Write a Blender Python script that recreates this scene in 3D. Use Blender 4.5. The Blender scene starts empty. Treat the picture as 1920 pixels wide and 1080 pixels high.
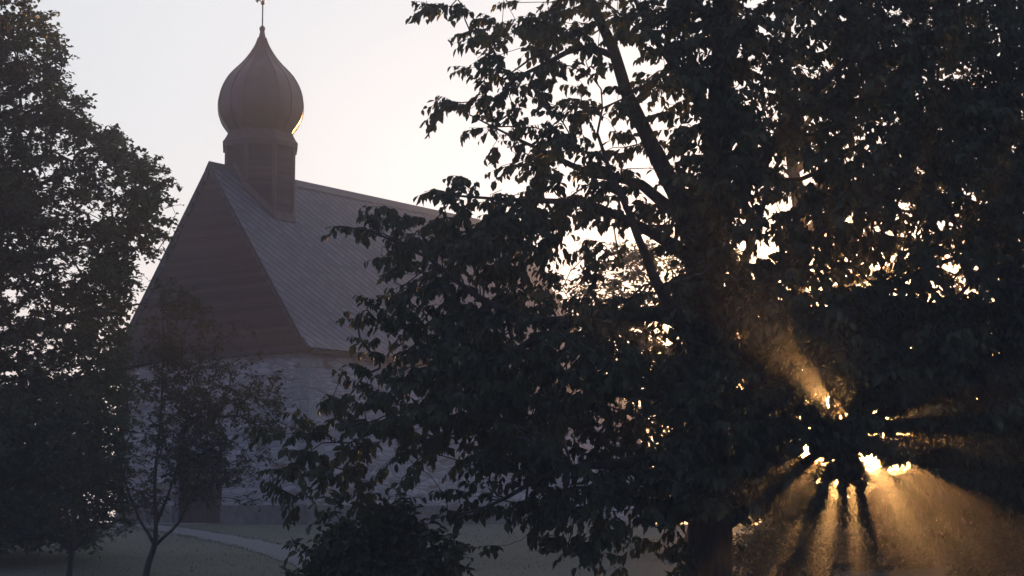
import bpy, bmesh, math, random
import numpy as np
from mathutils import Vector, Matrix

sc = bpy.context.scene
C = sc.collection
R = math.radians
rng = np.random.default_rng(7)
random.seed(7)

# ------------------------------------------------------------------ camera
PITCH = math.atan(420 / 3350)
F = 3350.0
cam = bpy.data.cameras.new('camera')
cam.sensor_width = 36.0
cam.lens = F / 1920 * 36.0
cam.clip_end = 3000
cam_ob = bpy.data.objects.new('camera', cam)
CAMZ = 1.6
cam_ob.location = (0, 0, CAMZ)
cam_ob.rotation_euler = (math.pi / 2 + PITCH, 0, 0)
C.objects.link(cam_ob)
sc.camera = cam_ob

# ------------------------------------------------------------------ sky, sun, exposure
SUN_AZ = math.atan2(1592 - 960, 3376)      # to the right of the view axis (+Y)
SUN_EL = math.atan2(160, 3435)
w = bpy.data.worlds.new('World')
sc.world = w
w.use_nodes = True
nt = w.node_tree
bg = nt.nodes['Background']
sky = nt.nodes.new('ShaderNodeTexSky')
sky.sky_type = 'NISHITA'
sky.sun_disc = False
sky.sun_elevation = SUN_EL
sky.sun_rotation = SUN_AZ
sky.air_density = 1.0
sky.dust_density = 1.5
sky.ozone_density = 1.5
hsv = nt.nodes.new('ShaderNodeHueSaturation')
hsv.inputs['Saturation'].default_value = 0.5
hsv.inputs['Value'].default_value = 0.5
nt.links.new(sky.outputs[0], hsv.inputs['Color'])
# thin high veil of mist that glows on the sun's side of the sky and is dull blue behind the viewer
wtc = nt.nodes.new('ShaderNodeTexCoord')
wdot = nt.nodes.new('ShaderNodeVectorMath'); wdot.operation = 'DOT_PRODUCT'
wdot.inputs[1].default_value = (math.sin(SUN_AZ), math.cos(SUN_AZ), 0.05)
nt.links.new(wtc.outputs['Generated'], wdot.inputs[0])
wr = nt.nodes.new('ShaderNodeValToRGB')
wr.color_ramp.interpolation = 'EASE'
e = wr.color_ramp.elements
e[0].position, e[0].color = .15, (.20, .235, .42, 1)
e[1].position, e[1].color = .86, (.685, .735, .79, 1)
nt.links.new(wdot.outputs['Value'], wr.inputs[0])
wm = nt.nodes.new('ShaderNodeVectorMath'); wm.operation = 'MULTIPLY_ADD'
wm.inputs[1].default_value = (10, 10, 10)
nt.links.new(wr.outputs[0], wm.inputs[0])
nt.links.new(hsv.outputs[0], wm.inputs[2])
nt.links.new(wm.outputs[0], bg.inputs['Color'])
bg.inputs['Strength'].default_value = 0.05

sun = bpy.data.lights.new('sun', 'SUN')
sun.energy = 5.0
sun.angle = R(0.5)
sun.color = (1.0, 0.45, 0.12)
sun_ob = bpy.data.objects.new('sun', sun)
sd = Vector((math.sin(SUN_AZ) * math.cos(SUN_EL), math.cos(SUN_AZ) * math.cos(SUN_EL), math.sin(SUN_EL)))
sun_ob.rotation_euler = sd.to_track_quat('Z', 'Y').to_euler()
sun_ob.location = sd * 60
C.objects.link(sun_ob)

sc.view_settings.view_transform = 'Standard'
sc.view_settings.look = 'None'
sc.view_settings.exposure = 1.0
sc.view_settings.gamma = 1.0
sc.render.engine = 'CYCLES'
sc.cycles.use_denoising = True
sc.cycles.max_bounces = 6
sc.cycles.diffuse_bounces = 3
sc.cycles.volume_bounces = 1
sc.cycles.transparent_max_bounces = 8
sc.cycles.sample_clamp_indirect = 3.0


# ------------------------------------------------------------------ helpers
def at(px, py, Y):
    """the point at depth Y that the photograph shows at (px, py)"""
    dx, dy = px - 960.0, 540.0 - py
    cp, sp = math.cos(PITCH), math.sin(PITCH)
    wy = F * cp - dy * sp
    wz = F * sp + dy * cp
    k = Y / wy
    return Vector((dx * k, Y, CAMZ + wz * k))


def sm(a, b, t):
    t = min(1, max(0, (t - a) / (b - a)))
    return t * t * (3 - 2 * t)


def gz(x, y):
    """height of the lawn"""
    z = 1.23 * min(1.0, max(0.0, (y - 18) / 32.0))
    if y > 52:
        z = 1.23 - 1.0 * sm(52, 110, y)
    z += 0.04 * math.sin(x * .31 + 1) * math.sin(y * .23)
    return z


def on_ground(px, py):
    lo, hi = 8.0, 52.0
    for _ in range(40):
        m = (lo + hi) / 2
        p = at(px, py, m)
        if p.z > gz(p.x, m):
            lo = m
        else:
            hi = m
    p = at(px, py, lo)
    return Vector((p.x, p.y, gz(p.x, p.y)))


def tag(o, label=None, cat=None, group=None, kind=None):
    if label: o['label'] = label
    if cat: o['category'] = cat
    if group: o['group'] = group
    if kind: o['kind'] = kind
    return o


def empty(name, loc, rz=0.0):
    o = bpy.data.objects.new(name, None)
    o.empty_display_size = .5
    o.location = loc
    o.rotation_euler = (0, 0, rz)
    C.objects.link(o)
    return o


def link(name, me, mat, parent=None):
    o = bpy.data.objects.new(name, me)
    if mat: me.materials.append(mat)
    C.objects.link(o)
    if parent: o.parent = parent
    return o


def obj(name, bm, mat, parent=None, smooth=False):
    me = bpy.data.meshes.new(name)
    bmesh.ops.recalc_face_normals(bm, faces=bm.faces)
    bm.to_mesh(me)
    bm.free()
    if smooth:
        me.polygons.foreach_set('use_smooth', [True] * len(me.polygons))
    return link(name, me, mat, parent)


def np_mesh(name, verts, faces, mat, parent=None, smooth=False, attr=None):
    """verts (n,3), faces (m,k)"""
    me = bpy.data.meshes.new(name)
    n, (m, k) = len(verts), faces.shape
    me.vertices.add(n)
    me.vertices.foreach_set('co', verts.astype(np.float32).ravel())
    me.loops.add(m * k)
    me.loops.foreach_set('vertex_index', faces.astype(np.int32).ravel())
    me.polygons.add(m)
    me.polygons.foreach_set('loop_start', (np.arange(m) * k).astype(np.int32))
    if smooth:
        me.polygons.foreach_set('use_smooth', np.ones(m, dtype=bool))
    me.update(calc_edges=True)
    if attr is not None:
        a = me.attributes.new('tone', 'FLOAT', 'FACE')
        a.data.foreach_set('value', attr.astype(np.float32))
    return link(name, me, mat, parent)


def box(bm, x0, x1, y0, y1, z0, z1):
    vs = [bm.verts.new((x, y, z)) for z in (z0, z1) for x, y in ((x0, y0), (x1, y0), (x1, y1), (x0, y1))]
    for f in ((0, 1, 2, 3), (4, 5, 6, 7), (0, 1, 5, 4), (1, 2, 6, 5), (2, 3, 7, 6), (3, 0, 4, 7)):
        bm.faces.new([vs[i] for i in f])
    return vs


def prism(bm, pts, d):
    """closed polygon of Vectors extruded by the vector d"""
    d = Vector(d)
    a = [bm.verts.new(p) for p in pts]
    b = [bm.verts.new(Vector(p) + d) for p in pts]
    n = len(pts)
    bm.faces.new(a)
    bm.faces.new(b)
    for i in range(n):
        bm.faces.new((a[i], a[(i + 1) % n], b[(i + 1) % n], b[i]))


# ------------------------------------------------------------------ materials
def new_mat(name):
    m = bpy.data.materials.new(name)
    m.use_nodes = True
    t = m.node_tree
    b = t.nodes['Principled BSDF']
    return m, t, b


def N(t, typ, **kw):
    n = t.nodes.new(typ)
    for k, v in kw.items():
        setattr(n, k, v)
    return n


def mth(t, op, a, b=None, clamp=False):
    n = N(t, 'ShaderNodeMath', operation=op)
    n.use_clamp = clamp
    for i, v in enumerate((a, b)):
        if v is None: continue
        if isinstance(v, (int, float)): n.inputs[i].default_value = v
        else: t.links.new(v, n.inputs[i])
    return n.outputs[0]


def ramp(t, fac, stops):
    n = N(t, 'ShaderNodeValToRGB')
    t.links.new(fac, n.inputs[0])
    e = n.color_ramp.elements
    while len(e) < len(stops): e.new(.5)
    for i, (p, c) in enumerate(stops):
        e[i].position = p
        e[i].color = (*c, 1) if len(c) == 3 else c
    return n.outputs[0]


def mixc(t, fac, a, b, mode='MIX'):
    n = N(t, 'ShaderNodeMix', data_type='RGBA', blend_type=mode)
    if isinstance(fac, (int, float)): n.inputs[0].default_value = fac
    else: t.links.new(fac, n.inputs[0])
    for i, v in ((6, a), (7, b)):
        if isinstance(v, tuple): n.inputs[i].default_value = (*v, 1)
        else: t.links.new(v, n.inputs[i])
    return n.outputs[2]


def noise(t, vec, scale, detail=3, rough=.6):
    n = N(t, 'ShaderNodeTexNoise')
    n.inputs['Scale'].default_value = scale
    n.inputs['Detail'].default_value = detail
    n.inputs['Roughness'].default_value = rough
    if vec is not None: t.links.new(vec, n.inputs['Vector'])
    return n.outputs[0]


def bump(t, b, h, strength, dist):
    n = N(t, 'ShaderNodeBump')
    n.inputs['Strength'].default_value = strength
    n.inputs['Distance'].default_value = dist
    t.links.new(h, n.inputs['Height'])
    t.links.new(n.outputs[0], b.inputs['Normal'])


def coords(t, kind='Object', scale=(1, 1, 1)):
    c = N(t, 'ShaderNodeTexCoord')
    m = N(t, 'ShaderNodeMapping')
    m.inputs['Scale'].default_value = scale
    t.links.new(c.outputs[kind], m.inputs[0])
    return m.outputs[0]


def mat_simple(name, c1, c2, scale, rough=.8, metal=0.0, bmp=.3, dist=.02, vs=(1, 1, 1)):
    m, t, b = new_mat(name)
    v = coords(t, 'Object', vs)
    n = noise(t, v, scale, 4)
    t.links.new(ramp(t, n, [(.3, c1), (.7, c2)]), b.inputs['Base Color'])
    b.inputs['Roughness'].default_value = rough
    b.inputs['Metallic'].default_value = metal
    if bmp: bump(t, b, n, bmp, dist)
    return m


def mat_leaf(name, dark, light, transl):
    m, t, b = new_mat(name)
    a = N(t, 'ShaderNodeAttribute', attribute_name='tone')
    col = ramp(t, a.outputs['Fac'], [(0, dark), (1, light)])
    t.links.new(col, b.inputs['Base Color'])
    b.inputs['Roughness'].default_value = .65
    b.inputs['Specular IOR Level'].default_value = .15
    tr = N(t, 'ShaderNodeBsdfTranslucent')
    t.links.new(mixc(t, .5, col, (.16, .20, .03), 'MIX'), tr.inputs[0])
    mx = N(t, 'ShaderNodeMixShader')
    mx.inputs[0].default_value = transl
    t.links.new(b.outputs[0], mx.inputs[1])
    t.links.new(tr.outputs[0], mx.inputs[2])
    t.links.new(mx.outputs[0], t.nodes['Material Output'].inputs[0])
    return m


def mat_stone():
    m, t, b = new_mat('rubble_stone')
    uv = coords(t, 'UV')
    wob = N(t, 'ShaderNodeTexNoise')
    wob.inputs['Scale'].default_value = 1.6
    wob.inputs['Detail'].default_value = 3
    t.links.new(uv, wob.inputs['Vector'])
    sub = N(t, 'ShaderNodeVectorMath', operation='SUBTRACT')
    t.links.new(wob.outputs['Color'], sub.inputs[0])
    sub.inputs[1].default_value = (.5, .5, .5)
    sca = N(t, 'ShaderNodeVectorMath', operation='SCALE')
    sca.inputs['Scale'].default_value = .20
    t.links.new(sub.outputs[0], sca.inputs[0])
    add = N(t, 'ShaderNodeVectorMath', operation='ADD')
    t.links.new(uv, add.inputs[0])
    t.links.new(sca.outputs[0], add.inputs[1])
    st = N(t, 'ShaderNodeMapping')
    st.inputs['Scale'].default_value = (1.9, 7.5, 1)
    t.links.new(add.outputs[0], st.inputs[0])
    vd = N(t, 'ShaderNodeTexVoronoi', feature='DISTANCE_TO_EDGE')
    vc = N(t, 'ShaderNodeTexVoronoi', feature='F1')
    for v in (vd, vc):
        v.inputs['Scale'].default_value = 1.0
        v.inputs['Randomness'].default_value = .85
        t.links.new(st.outputs[0], v.inputs['Vector'])
    sep = N(t, 'ShaderNodeSeparateColor')
    t.links.new(vc.outputs['Color'], sep.inputs[0])
    tone = ramp(t, sep.outputs[0], [(0, (.29, .295, .31)), (.3, (.36, .37, .39)), (.62, (.41, .42, .45)), (1, (.49, .495, .515))])
    tone = mixc(t, mth(t, 'GREATER_THAN', sep.outputs[1], .86), tone, (.24, .19, .16))
    big = noise(t, uv, .7, 3)
    tone = mixc(t, .55, tone, ramp(t, big, [(.3, (.55, .53, .52)), (.7, (1.1, 1.08, 1.1))]), 'MULTIPLY')
    mort = ramp(t, vd.outputs['Distance'], [(.0, (.8, .8, .8)), (.13, (0, 0, 0))])
    col = mixc(t, mort, tone, (.25, .25, .265))
    fine = noise(t, uv, 22, 4)
    col = mixc(t, .5, col, ramp(t, fine, [(.3, (.7, .7, .7)), (.7, (1.15, 1.15, 1.15))]), 'MULTIPLY')
    t.links.new(col, b.inputs['Base Color'])
    b.inputs['Roughness'].default_value = .9
    h = mth(t, 'ADD', mth(t, 'MULTIPLY', mth(t, 'MINIMUM', vd.outputs['Distance'], .16), 5), mth(t, 'ADD', mth(t, 'MULTIPLY', fine, .25), mth(t, 'MULTIPLY', sep.outputs[2], .5)))
    bump(t, b, h, .7, .035)
    return m


def mat_slate():
    m, t, b = new_mat('diagonal_slate')
    uv = coords(t, 'UV')
    s = N(t, 'ShaderNodeSeparateXYZ')
    t.links.new(uv, s.inputs[0])
    P = .265 * math.sqrt(2)
    wn = mth(t, 'MULTIPLY', mth(t, 'SUBTRACT', noise(t, uv, 3, 2), .5), .06)
    a = mth(t, 'ADD', mth(t, 'DIVIDE', mth(t, 'SUBTRACT', s.outputs[1], s.outputs[0]), P), wn)
    c = mth(t, 'DIVIDE', mth(t, 'ADD', s.outputs[1], s.outputs[0]), P)
    fa, fc = mth(t, 'FRACT', a), mth(t, 'FRACT', c)
    comb = N(t, 'ShaderNodeCombineXYZ')
    t.links.new(mth(t, 'FLOOR', a), comb.inputs[0])
    t.links.new(mth(t, 'FLOOR', c), comb.inputs[1])
    wnz = N(t, 'ShaderNodeTexWhiteNoise', noise_dimensions='2D')
    t.links.new(comb.outputs[0], wnz.inputs['Vector'])
    tone = ramp(t, wnz.outputs['Value'], [(0, (.042, .050, .074)), (1, (.080, .092, .125))])
    seam = ramp(t, fa, [(0, (.05,) * 3), (.14, (.15,) * 3), (.30, (1,) * 3), (1, (1.25,) * 3)])
    seam2 = ramp(t, fc, [(0, (.72,) * 3), (.10, (1,) * 3), (1, (1,) * 3)])
    col = mixc(t, 1, mixc(t, 1, tone, seam, 'MULTIPLY'), seam2, 'MULTIPLY')
    col = mixc(t, .6, col, ramp(t, noise(t, uv, .5, 4), [(.3, (.75, .75, .78)), (.7, (1.2, 1.2, 1.15))]), 'MULTIPLY')
    t.links.new(col, b.inputs['Base Color'])
    b.inputs['Roughness'].default_value = .6
    h = mth(t, 'ADD', mth(t, 'MULTIPLY', fa, -1.0), mth(t, 'MULTIPLY', fc, -.35))
    bump(t, b, h, .6, .02)
    return m


def mat_boards(name, c1, c2, step):
    m, t, b = new_mat(name)
    v = coords(t, 'Object')
    s = N(t, 'ShaderNodeSeparateXYZ')
    t.links.new(v, s.inputs[0])
    row = mth(t, 'FLOOR', mth(t, 'DIVIDE', s.outputs[2], step))
    wnz = N(t, 'ShaderNodeTexWhiteNoise', noise_dimensions='1D')
    t.links.new(row, wnz.inputs['W'])
    grain = noise(t, coords(t, 'Object', (1.2, 1.2, 14)), 3, 4)
    f = mth(t, 'ADD', mth(t, 'MULTIPLY', wnz.outputs['Value'], .45), mth(t, 'MULTIPLY', grain, .6))
    col = ramp(t, f, [(.25, c1), (.8, c2)])
    col = mixc(t, .5, col, ramp(t, noise(t, v, .8, 3), [(.3, (.7, .7, .7)), (.7, (1.2, 1.2, 1.2))]), 'MULTIPLY')
    t.links.new(col, b.inputs['Base Color'])
    b.inputs['Roughness'].default_value = .85
    bump(t, b, grain, .3, .01)
    return m


def mat_grass():
    m, t, b = new_mat('lawn')
    v = coords(t, 'Object')
    a = noise(t, v, .25, 4)
    c = noise(t, coords(t, 'Object', (1, .5, 1)), 9, 4, .8)
    col = mixc(t, .5, ramp(t, a, [(.3, (.085, .095, .068)), (.7, (.16, .165, .13))]),
               ramp(t, c, [(.3, (.07, .08, .055)), (.75, (.18, .18, .14))]))
    t.links.new(col, b.inputs['Base Color'])
    b.inputs['Roughness'].default_value = .95
    b.inputs['Specular IOR Level'].default_value = .1
    bump(t, b, c, .7, .05)
    return m


M_STONE = mat_stone()
M_QUOIN = mat_simple('dressed_stone', (.20, .21, .225), (.33, .335, .34), 5, .85, bmp=.4, dist=.02)
M_PLINTH = mat_simple('plinth_stone', (.10, .095, .09), (.19, .18, .175), 4, .9, bmp=.6, dist=.05)
M_SLATE = mat_slate()
M_BOARD = mat_boards('gable_boards', (.030, .019, .019), (.085, .052, .048), .11)
M_TURRET = mat_boards('turret_boards', (.04, .03, .03), (.085, .062, .06), .09)
M_TRIM = mat_simple('weathered_trim', (.065, .052, .05), (.11, .09, .085), 8, .8)
M_FASCIA = mat_simple('dark_fascia', (.03, .028, .028), (.05, .045, .045), 8, .8)
M_DOME = mat_simple('dome_sheet_metal', (.030, .032, .042), (.058, .060, .076), 2.2, .5, metal=.2, bmp=.15, dist=.02)
M_COLLAR = mat_simple('collar_boards', (.045, .038, .038), (.075, .062, .06), 5, .8)
M_IRON = mat_simple('wrought_iron', (.03, .03, .032), (.06, .06, .062), 20, .5, metal=.7, bmp=0)
M_DOOR = mat_simple('oak_door', (.035, .022, .016), (.075, .045, .03), 6, .75, vs=(1, 1, .15))
M_GRASS = mat_grass()
M_BLADE = mat_simple('grass_blades', (.07, .082, .055), (.115, .125, .09), 3, .9, bmp=0)
M_PATH = mat_simple('gravel_path', (.085, .088, .095), (.17, .175, .185), 14, .9, bmp=.5, dist=.03)
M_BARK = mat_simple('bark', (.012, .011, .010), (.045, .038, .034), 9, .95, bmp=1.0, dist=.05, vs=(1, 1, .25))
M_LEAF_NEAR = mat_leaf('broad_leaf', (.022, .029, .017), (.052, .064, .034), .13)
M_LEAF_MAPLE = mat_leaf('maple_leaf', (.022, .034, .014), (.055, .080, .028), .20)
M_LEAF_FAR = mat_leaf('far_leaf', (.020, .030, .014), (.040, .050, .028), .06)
M_LEAF_SMALL = mat_leaf('brownish_leaf', (.035, .034, .022), (.08, .068, .04), .18)

# ------------------------------------------------------------------ ground
xs = np.concatenate([np.linspace(-150, -40, 12), np.linspace(-36, 36, 73), np.linspace(40, 150, 12)])
ys = np.concatenate([np.linspace(-60, 8, 10), np.linspace(10, 80, 71), np.linspace(85, 240, 32)])
gv = np.array([[x, y, gz(x, y)] for y in ys for x in xs])
nx = len(xs)
gf = np.array([[j * nx + i, j * nx + i + 1, (j + 1) * nx + i + 1, (j + 1) * nx + i] for j in range(len(ys) - 1) for i in range(nx - 1)])
g = np_mesh('ground', gv, gf, M_GRASS, smooth=True)
tag(g, 'dim mown lawn rising gently to the church', kind='structure')

# the path: a low strip over the lawn
pp = [on_ground(*p) for p in ((150, 984), (225, 985), (290, 989), (350, 998), (420, 1010), (490, 1025), (560, 1045), (660, 1078))]
pp.append(pp[-1] + (pp[-1] - pp[-2]) * 3)
def catmull(P, k=10):
    out = []
    Q = [P[0] * 2 - P[1]] + list(P) + [P[-1] * 2 - P[-2]]
    for i in range(1, len(Q) - 2):
        a, b, c, d = Q[i - 1:i + 3]
        for j in range(k):
            u = j / k
            out.append(.5 * (2 * b + (c - a) * u + (2 * a - 5 * b + 4 * c - d) * u * u + (3 * b - a - 3 * c + d) * u ** 3))
    out.append(P[-1])
    return out
cl = catmull(pp)
bm = bmesh.new()
prev = None
for i, p in enumerate(cl):
    d = (cl[min(i + 1, len(cl) - 1)] - cl[max(i - 1, 0)])
    d.z = 0
    n = Vector((-d.y, d.x, 0)).normalized()
    row = []
    for k in range(5):
        q = p + n * ((k - 2) * .26 + .05 * math.sin(i * .9 + k * (k - 4)))
        row.append(bm.verts.new((q.x, q.y, gz(q.x, q.y) + (.035 if 0 < k < 4 else .012))))
    if prev:
        for k in range(4):
            bm.faces.new((prev[k], prev[k + 1], row[k + 1], row[k]))
    prev = row
tag(obj('path', bm, M_PATH, smooth=True), 'pale gravel path curving over the lawn before the church', kind='structure')

# ------------------------------------------------------------------ church
KX, KY = -5.70, 50.0
BASE = 1.20
U = Vector((.593, .805, 0)).normalized()
church = empty('church', (KX, KY, BASE), math.atan2(U.y, U.x))
tag(church, 'stone church with steep slate roof, brown boarded gable and onion dome turret', 'church')
W, L, EH, RH = 7.75, 14.8, 5.17, 10.56

def uv_faces(o, fn):
    me = o.data
    uvl = me.uv_layers.new(name='UVMap')
    for p in me.polygons:
        for li in p.loop_indices:
            co = me.vertices[me.loops[li].vertex_index].co
            uvl.data[li].uv = fn(co, p.normal)

def wall_uv(co, n):
    return ((co.x, co.z) if abs(n.y) > .5 else (co.y + 31.3, co.z)) if abs(n.z) < .7 else (co.x, co.y)

T = .7
DW0, DW1, DH = 3.34, 5.30, 2.12
bm = bmesh.new()
box(bm, 0, L, 0, T, 0, EH)                 # long wall towards the camera
box(bm, 0, L, W - T, W, 0, EH)
box(bm, L - T, L, T, W - T, 0, EH)
box(bm, 0, T, T, DW0, 0, EH)               # gable wall, either side of the door
box(bm, 0, T, DW1, W - T, 0, EH)
box(bm, 0, T, DW0, DW1, DH, EH)
o = obj('wall', bm, M_STONE, church)
uv_faces(o, wall_uv)

bm = bmesh.new()
e = .07
PH = .60
box(bm, -e, L + e, -e, -.003, -.8, PH)
box(bm, -e, -.003, 0, DW0, -.8, PH)
box(bm, -e, -.003, DW1, W + e, -.8, PH)
box(bm, -.003, L, W + .003, W + e, -.8, PH)
o = obj('plinth', bm, M_PLINTH, church)
bv = o.modifiers.new('bevel', 'BEVEL'); bv.width = .03; bv.segments = 2

bm = bmesh.new()
z = PH + .01
k = 0
while z < EH - .35:                         # dressed corner stones at the near corner
    h = random.uniform(.26, .36)
    a, b_ = (.62, .34) if k % 2 else (.34, .62)
    a *= random.uniform(.9, 1.1); b_ *= random.uniform(.9, 1.1)
    box(bm, -.012, a, -.012, b_, z, z + h - .018)
    z += h
    k += 1
o = obj('corner_stones', bm, M_QUOIN, church)
bv = o.modifiers.new('bevel', 'BEVEL'); bv.width = .015; bv.segments = 1

# door
door = obj('door', (lambda b: (box(b, .22, .30, DW0 + .08, (DW0 + DW1) / 2 - .006, 0, DH - .08), box(b, .22, .30, (DW0 + DW1) / 2 + .006, DW1 - .08, 0, DH - .08), b)[-1])(bmesh.new()), M_DOOR, church)
bm = bmesh.new()
for yy in np.arange(DW0 + .22, DW1 - .1, .17):
    box(bm, .205, .218, yy - .07, yy + .07, .02, DH - .1)
obj('planks', bm, M_DOOR, door)
bm = bmesh.new()
box(bm, .16, .30, DW0 + .002, DW0 + .078, 0, DH - .002)
box(bm, .16, .30, DW1 - .078, DW1 - .002, 0, DH - .002)
box(bm, .16, .30, DW0 + .08, DW1 - .08, DH - .078, DH - .002)
obj('frame', bm, M_FASCIA, door)
bm = bmesh.new()
box(bm, .15, .19, (DW0 + DW1) / 2 + .06, (DW0 + DW1) / 2 + .10, .95, 1.12)
obj('handle', bm, M_IRON, door)
bm = bmesh.new()
box(bm, -.02, .3, DW0 - .25, DW1 + .25, DH + .003, DH + .30)
o = obj('lintel', bm, M_QUOIN, church)
bm = bmesh.new()
box(bm, -.9, -.1, DW0 - .3, DW1 + .3, -.4, .08)
obj('doorstep', bm, M_QUOIN, church)

# gable in lapped boards
OV = .16      # boards hang this far in front of the wall
bm = bmesh.new()
half = W / 2
rise = RH - EH
z = EH - .22
stp = .11
x_in = .12
while z < RH - .16:
    z1 = min(z + stp, RH - .10)
    def hw(zz):
        return half * (RH - .07 - zz) / (rise + .10)
    a0, a1 = hw(z), max(hw(z1), .005)
    xo, xt = -OV - random.uniform(.028, .036), -OV - .006
    v = [(xo, half - a0, z), (xo, half + a0, z), (xt, half + a1, z1), (xt, half - a1, z1)]
    vi = [(x_in, p[1], p[2]) for p in v]
    A = [bm.verts.new(p) for p in v]
    B = [bm.verts.new(p) for p in vi]
    bm.faces.new(A)
    bm.faces.new(B)
    for i in range(4):
        bm.faces.new((A[i], A[(i + 1) % 4], B[(i + 1) % 4], B[i]))
    z = z1
o = obj('gable', bm, M_BOARD, church)
bm = bmesh.new()
box(bm, -OV - .05, .0, -.14, W + .14, EH - .30, EH - .225)
obj('drip_board', bm, M_FASCIA, o)

# roof: two slopes with a slight flare at the eaves
VE = .26
def slope(sign):
    yc = half
    prof = []                # (distance out from ridge, z)
    for k in range(13):
        u = k / 12
        y = (half + .30) * u
        zz = RH + .10 - (rise + .10) * (y / half)
        flare = max(0, u - .82) / .18
        zz += .22 * flare ** 2
        prof.append((y, zz))
    nrm = Vector((0, rise, half)).normalized()
    bm = bmesh.new()
    top, bot = [], []
    for x in (-VE, L + VE):
        top.append([bm.verts.new((x, yc + sign * y, zz)) for y, zz in prof])
        bot.append([bm.verts.new((x, yc + sign * (y - nrm.y * .13), zz - nrm.z * .13)) if i else bm.verts.new((x, yc, zz - .24)) for i, (y, zz) in enumerate(prof)])
    n = len(prof)
    for i in range(n - 1):
        bm.faces.new((top[0][i], top[0][i + 1], top[1][i + 1], top[1][i]))
        bm.faces.new((bot[0][i], bot[0][i + 1], bot[1][i + 1], bot[1][i]))
        for s_ in (0, 1):
            bm.faces.new((top[s_][i], top[s_][i + 1], bot[s_][i + 1], bot[s_][i]))
    bm.faces.new((top[0][-1], top[1][-1], bot[1][-1], bot[0][-1]))
    o = obj('roof', bm, M_SLATE, church)
    sl = math.hypot(half, rise) / rise
    uv_faces(o, lambda co, nn: (co.x, (RH - co.z) * sl))
    return o
roof = slope(-1)
slope(1)
bm = bmesh.new()
prism(bm, [(-VE - .02, half - .16, RH - .085), (-VE - .02, half, RH + .165), (-VE - .02, half + .16, RH - .085), (-VE - .02, half, RH + .125)], (L + 2 * VE + .04, 0, 0))
obj('ridge_cap', bm, M_DOME, roof)
# verge boards
for sgn in (-1, 1):
    bm = bmesh.new()
    x = -VE - .03
    a = Vector((x, half, RH + .10)); b_ = Vector((x, half + sgn * (half + .20), EH - .02 - .20))
    d = Vector((0, 0, -.15))
    prism(bm, [a, b_, b_ + d, a + d], (.026, 0, 0))
    obj('verge_board', bm, M_FASCIA, church)
bm = bmesh.new()
box(bm, -.1, L + .1, -.27, -.24, EH - .36, EH - .20)
box(bm, -.1, L + .1, W + .24, W + .27, EH - .36, EH - .20)
obj('eaves_board', bm, M_FASCIA, church)
# half-round gutter
# ---------------- turret
turret_x = 1.86
ROT8 = math.pi / 8
def ring(bm, r_ap, z, n=8, sub=1, round_=0.0):
    """ring with apothem r_ap; sub points per side, blended towards a circle"""
    vs = []
    for i in range(n):
        a0 = 2 * math.pi * (i - .5) / n
        for j in range(sub):
            u = j / sub
            a1 = a0 + 2 * math.pi / n
            R_ = r_ap / math.cos(math.pi / n)
            p = Vector((math.cos(a0), math.sin(a0), 0)) * R_ * (1 - u) + Vector((math.cos(a1), math.sin(a1), 0)) * R_ * u
            c = p.normalized() * r_ap * 1.03
            p = p.lerp(c, round_)
            vs.append(bm.verts.new((turret_x + p.x, half + p.y, z)))
    return vs
def bridge(bm, a, b_):
    n = len(a)
    for i in range(n):
        bm.faces.new((a[i], a[(i + 1) % n], b_[(i + 1) % n], b_[i]))
KPX = 61.8
def zt(py):
    return at(489.5, py, 53.9).z - BASE
TR = 62.5 / KPX
bm = bmesh.new()
z = EH + 3.2
ztop = zt(281)
while z < ztop:
    z1 = min(z + .09, ztop)
    a = ring(bm, TR + .022, z); b_ = ring(bm, TR, z1)
    bridge(bm, a, b_)
    c = ring(bm, TR - .002, z)
    bridge(bm, c, a)
    z = z1
o_t = obj('turret', bm, M_TURRET, church)
bm = bmesh.new()
for i in range(8):                          # corner battens
    a0 = 2 * math.pi * (i - .5) / 8
    R_ = (TR + .018) / math.cos(math.pi / 8)
    for s_ in (-1, 1):
        a1 = a0 + s_ * math.pi / 4
        p = Vector((math.cos(a0), math.sin(a0), 0)) * R_
        q = Vector((math.cos(a1), math.sin(a1), 0)) * R_
        d = (q - p).normalized() * .075
        out = (p + q).normalized() * .03
        c0 = Vector((turret_x, half, EH + 3.2))
        prism(bm, [c0 + p, c0 + p + d, c0 + p + d + out, c0 + p + out + p.normalized() * .004], (0, 0, ztop - EH - 3.2))
obj('corner_battens', bm, M_TRIM, o_t)
# lead flashing where the turret meets the slate
bm = bmesh.new()
for r_, dz in ((TR + .03, .16), (TR + .10, .0)):
    pass
ra, rb = [], []
for i in range(8):
    for j in range(6):
        u = j / 6
        a0 = 2 * math.pi * (i - .5) / 8; a1 = a0 + math.pi / 4
        for lst, rr, dz in ((ra, TR + .045, .22), (rb, TR + .12, .045)):
            R_ = rr / math.cos(math.pi / 8)
            x = (math.cos(a0) * (1 - u) + math.cos(a1) * u) * R_
            y = (math.sin(a0) * (1 - u) + math.sin(a1) * u) * R_
            zz = RH + .10 - (rise + .10) * abs(y) / half + dz
            lst.append(bm.verts.new((turret_x + x, half + y, zz)))
bridge(bm, ra, rb)
obj('flashing', bm, M_TRIM, o_t)
# collar
bm = bmesh.new()
prof = [(TR + .02, 284), (69.5 / KPX, 284), (70 / KPX, 274), (66 / KPX, 269), (61 / KPX, 259), (57 / KPX, 250)]
rs = [ring(bm, r_, zt(y_) if i > 0 else zt(284) + .02) for i, (r_, y_) in enumerate(prof)]
for a, b_ in zip(rs, rs[1:]): bridge(bm, a, b_)
obj('collar', bm, M_COLLAR, o_t)
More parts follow.
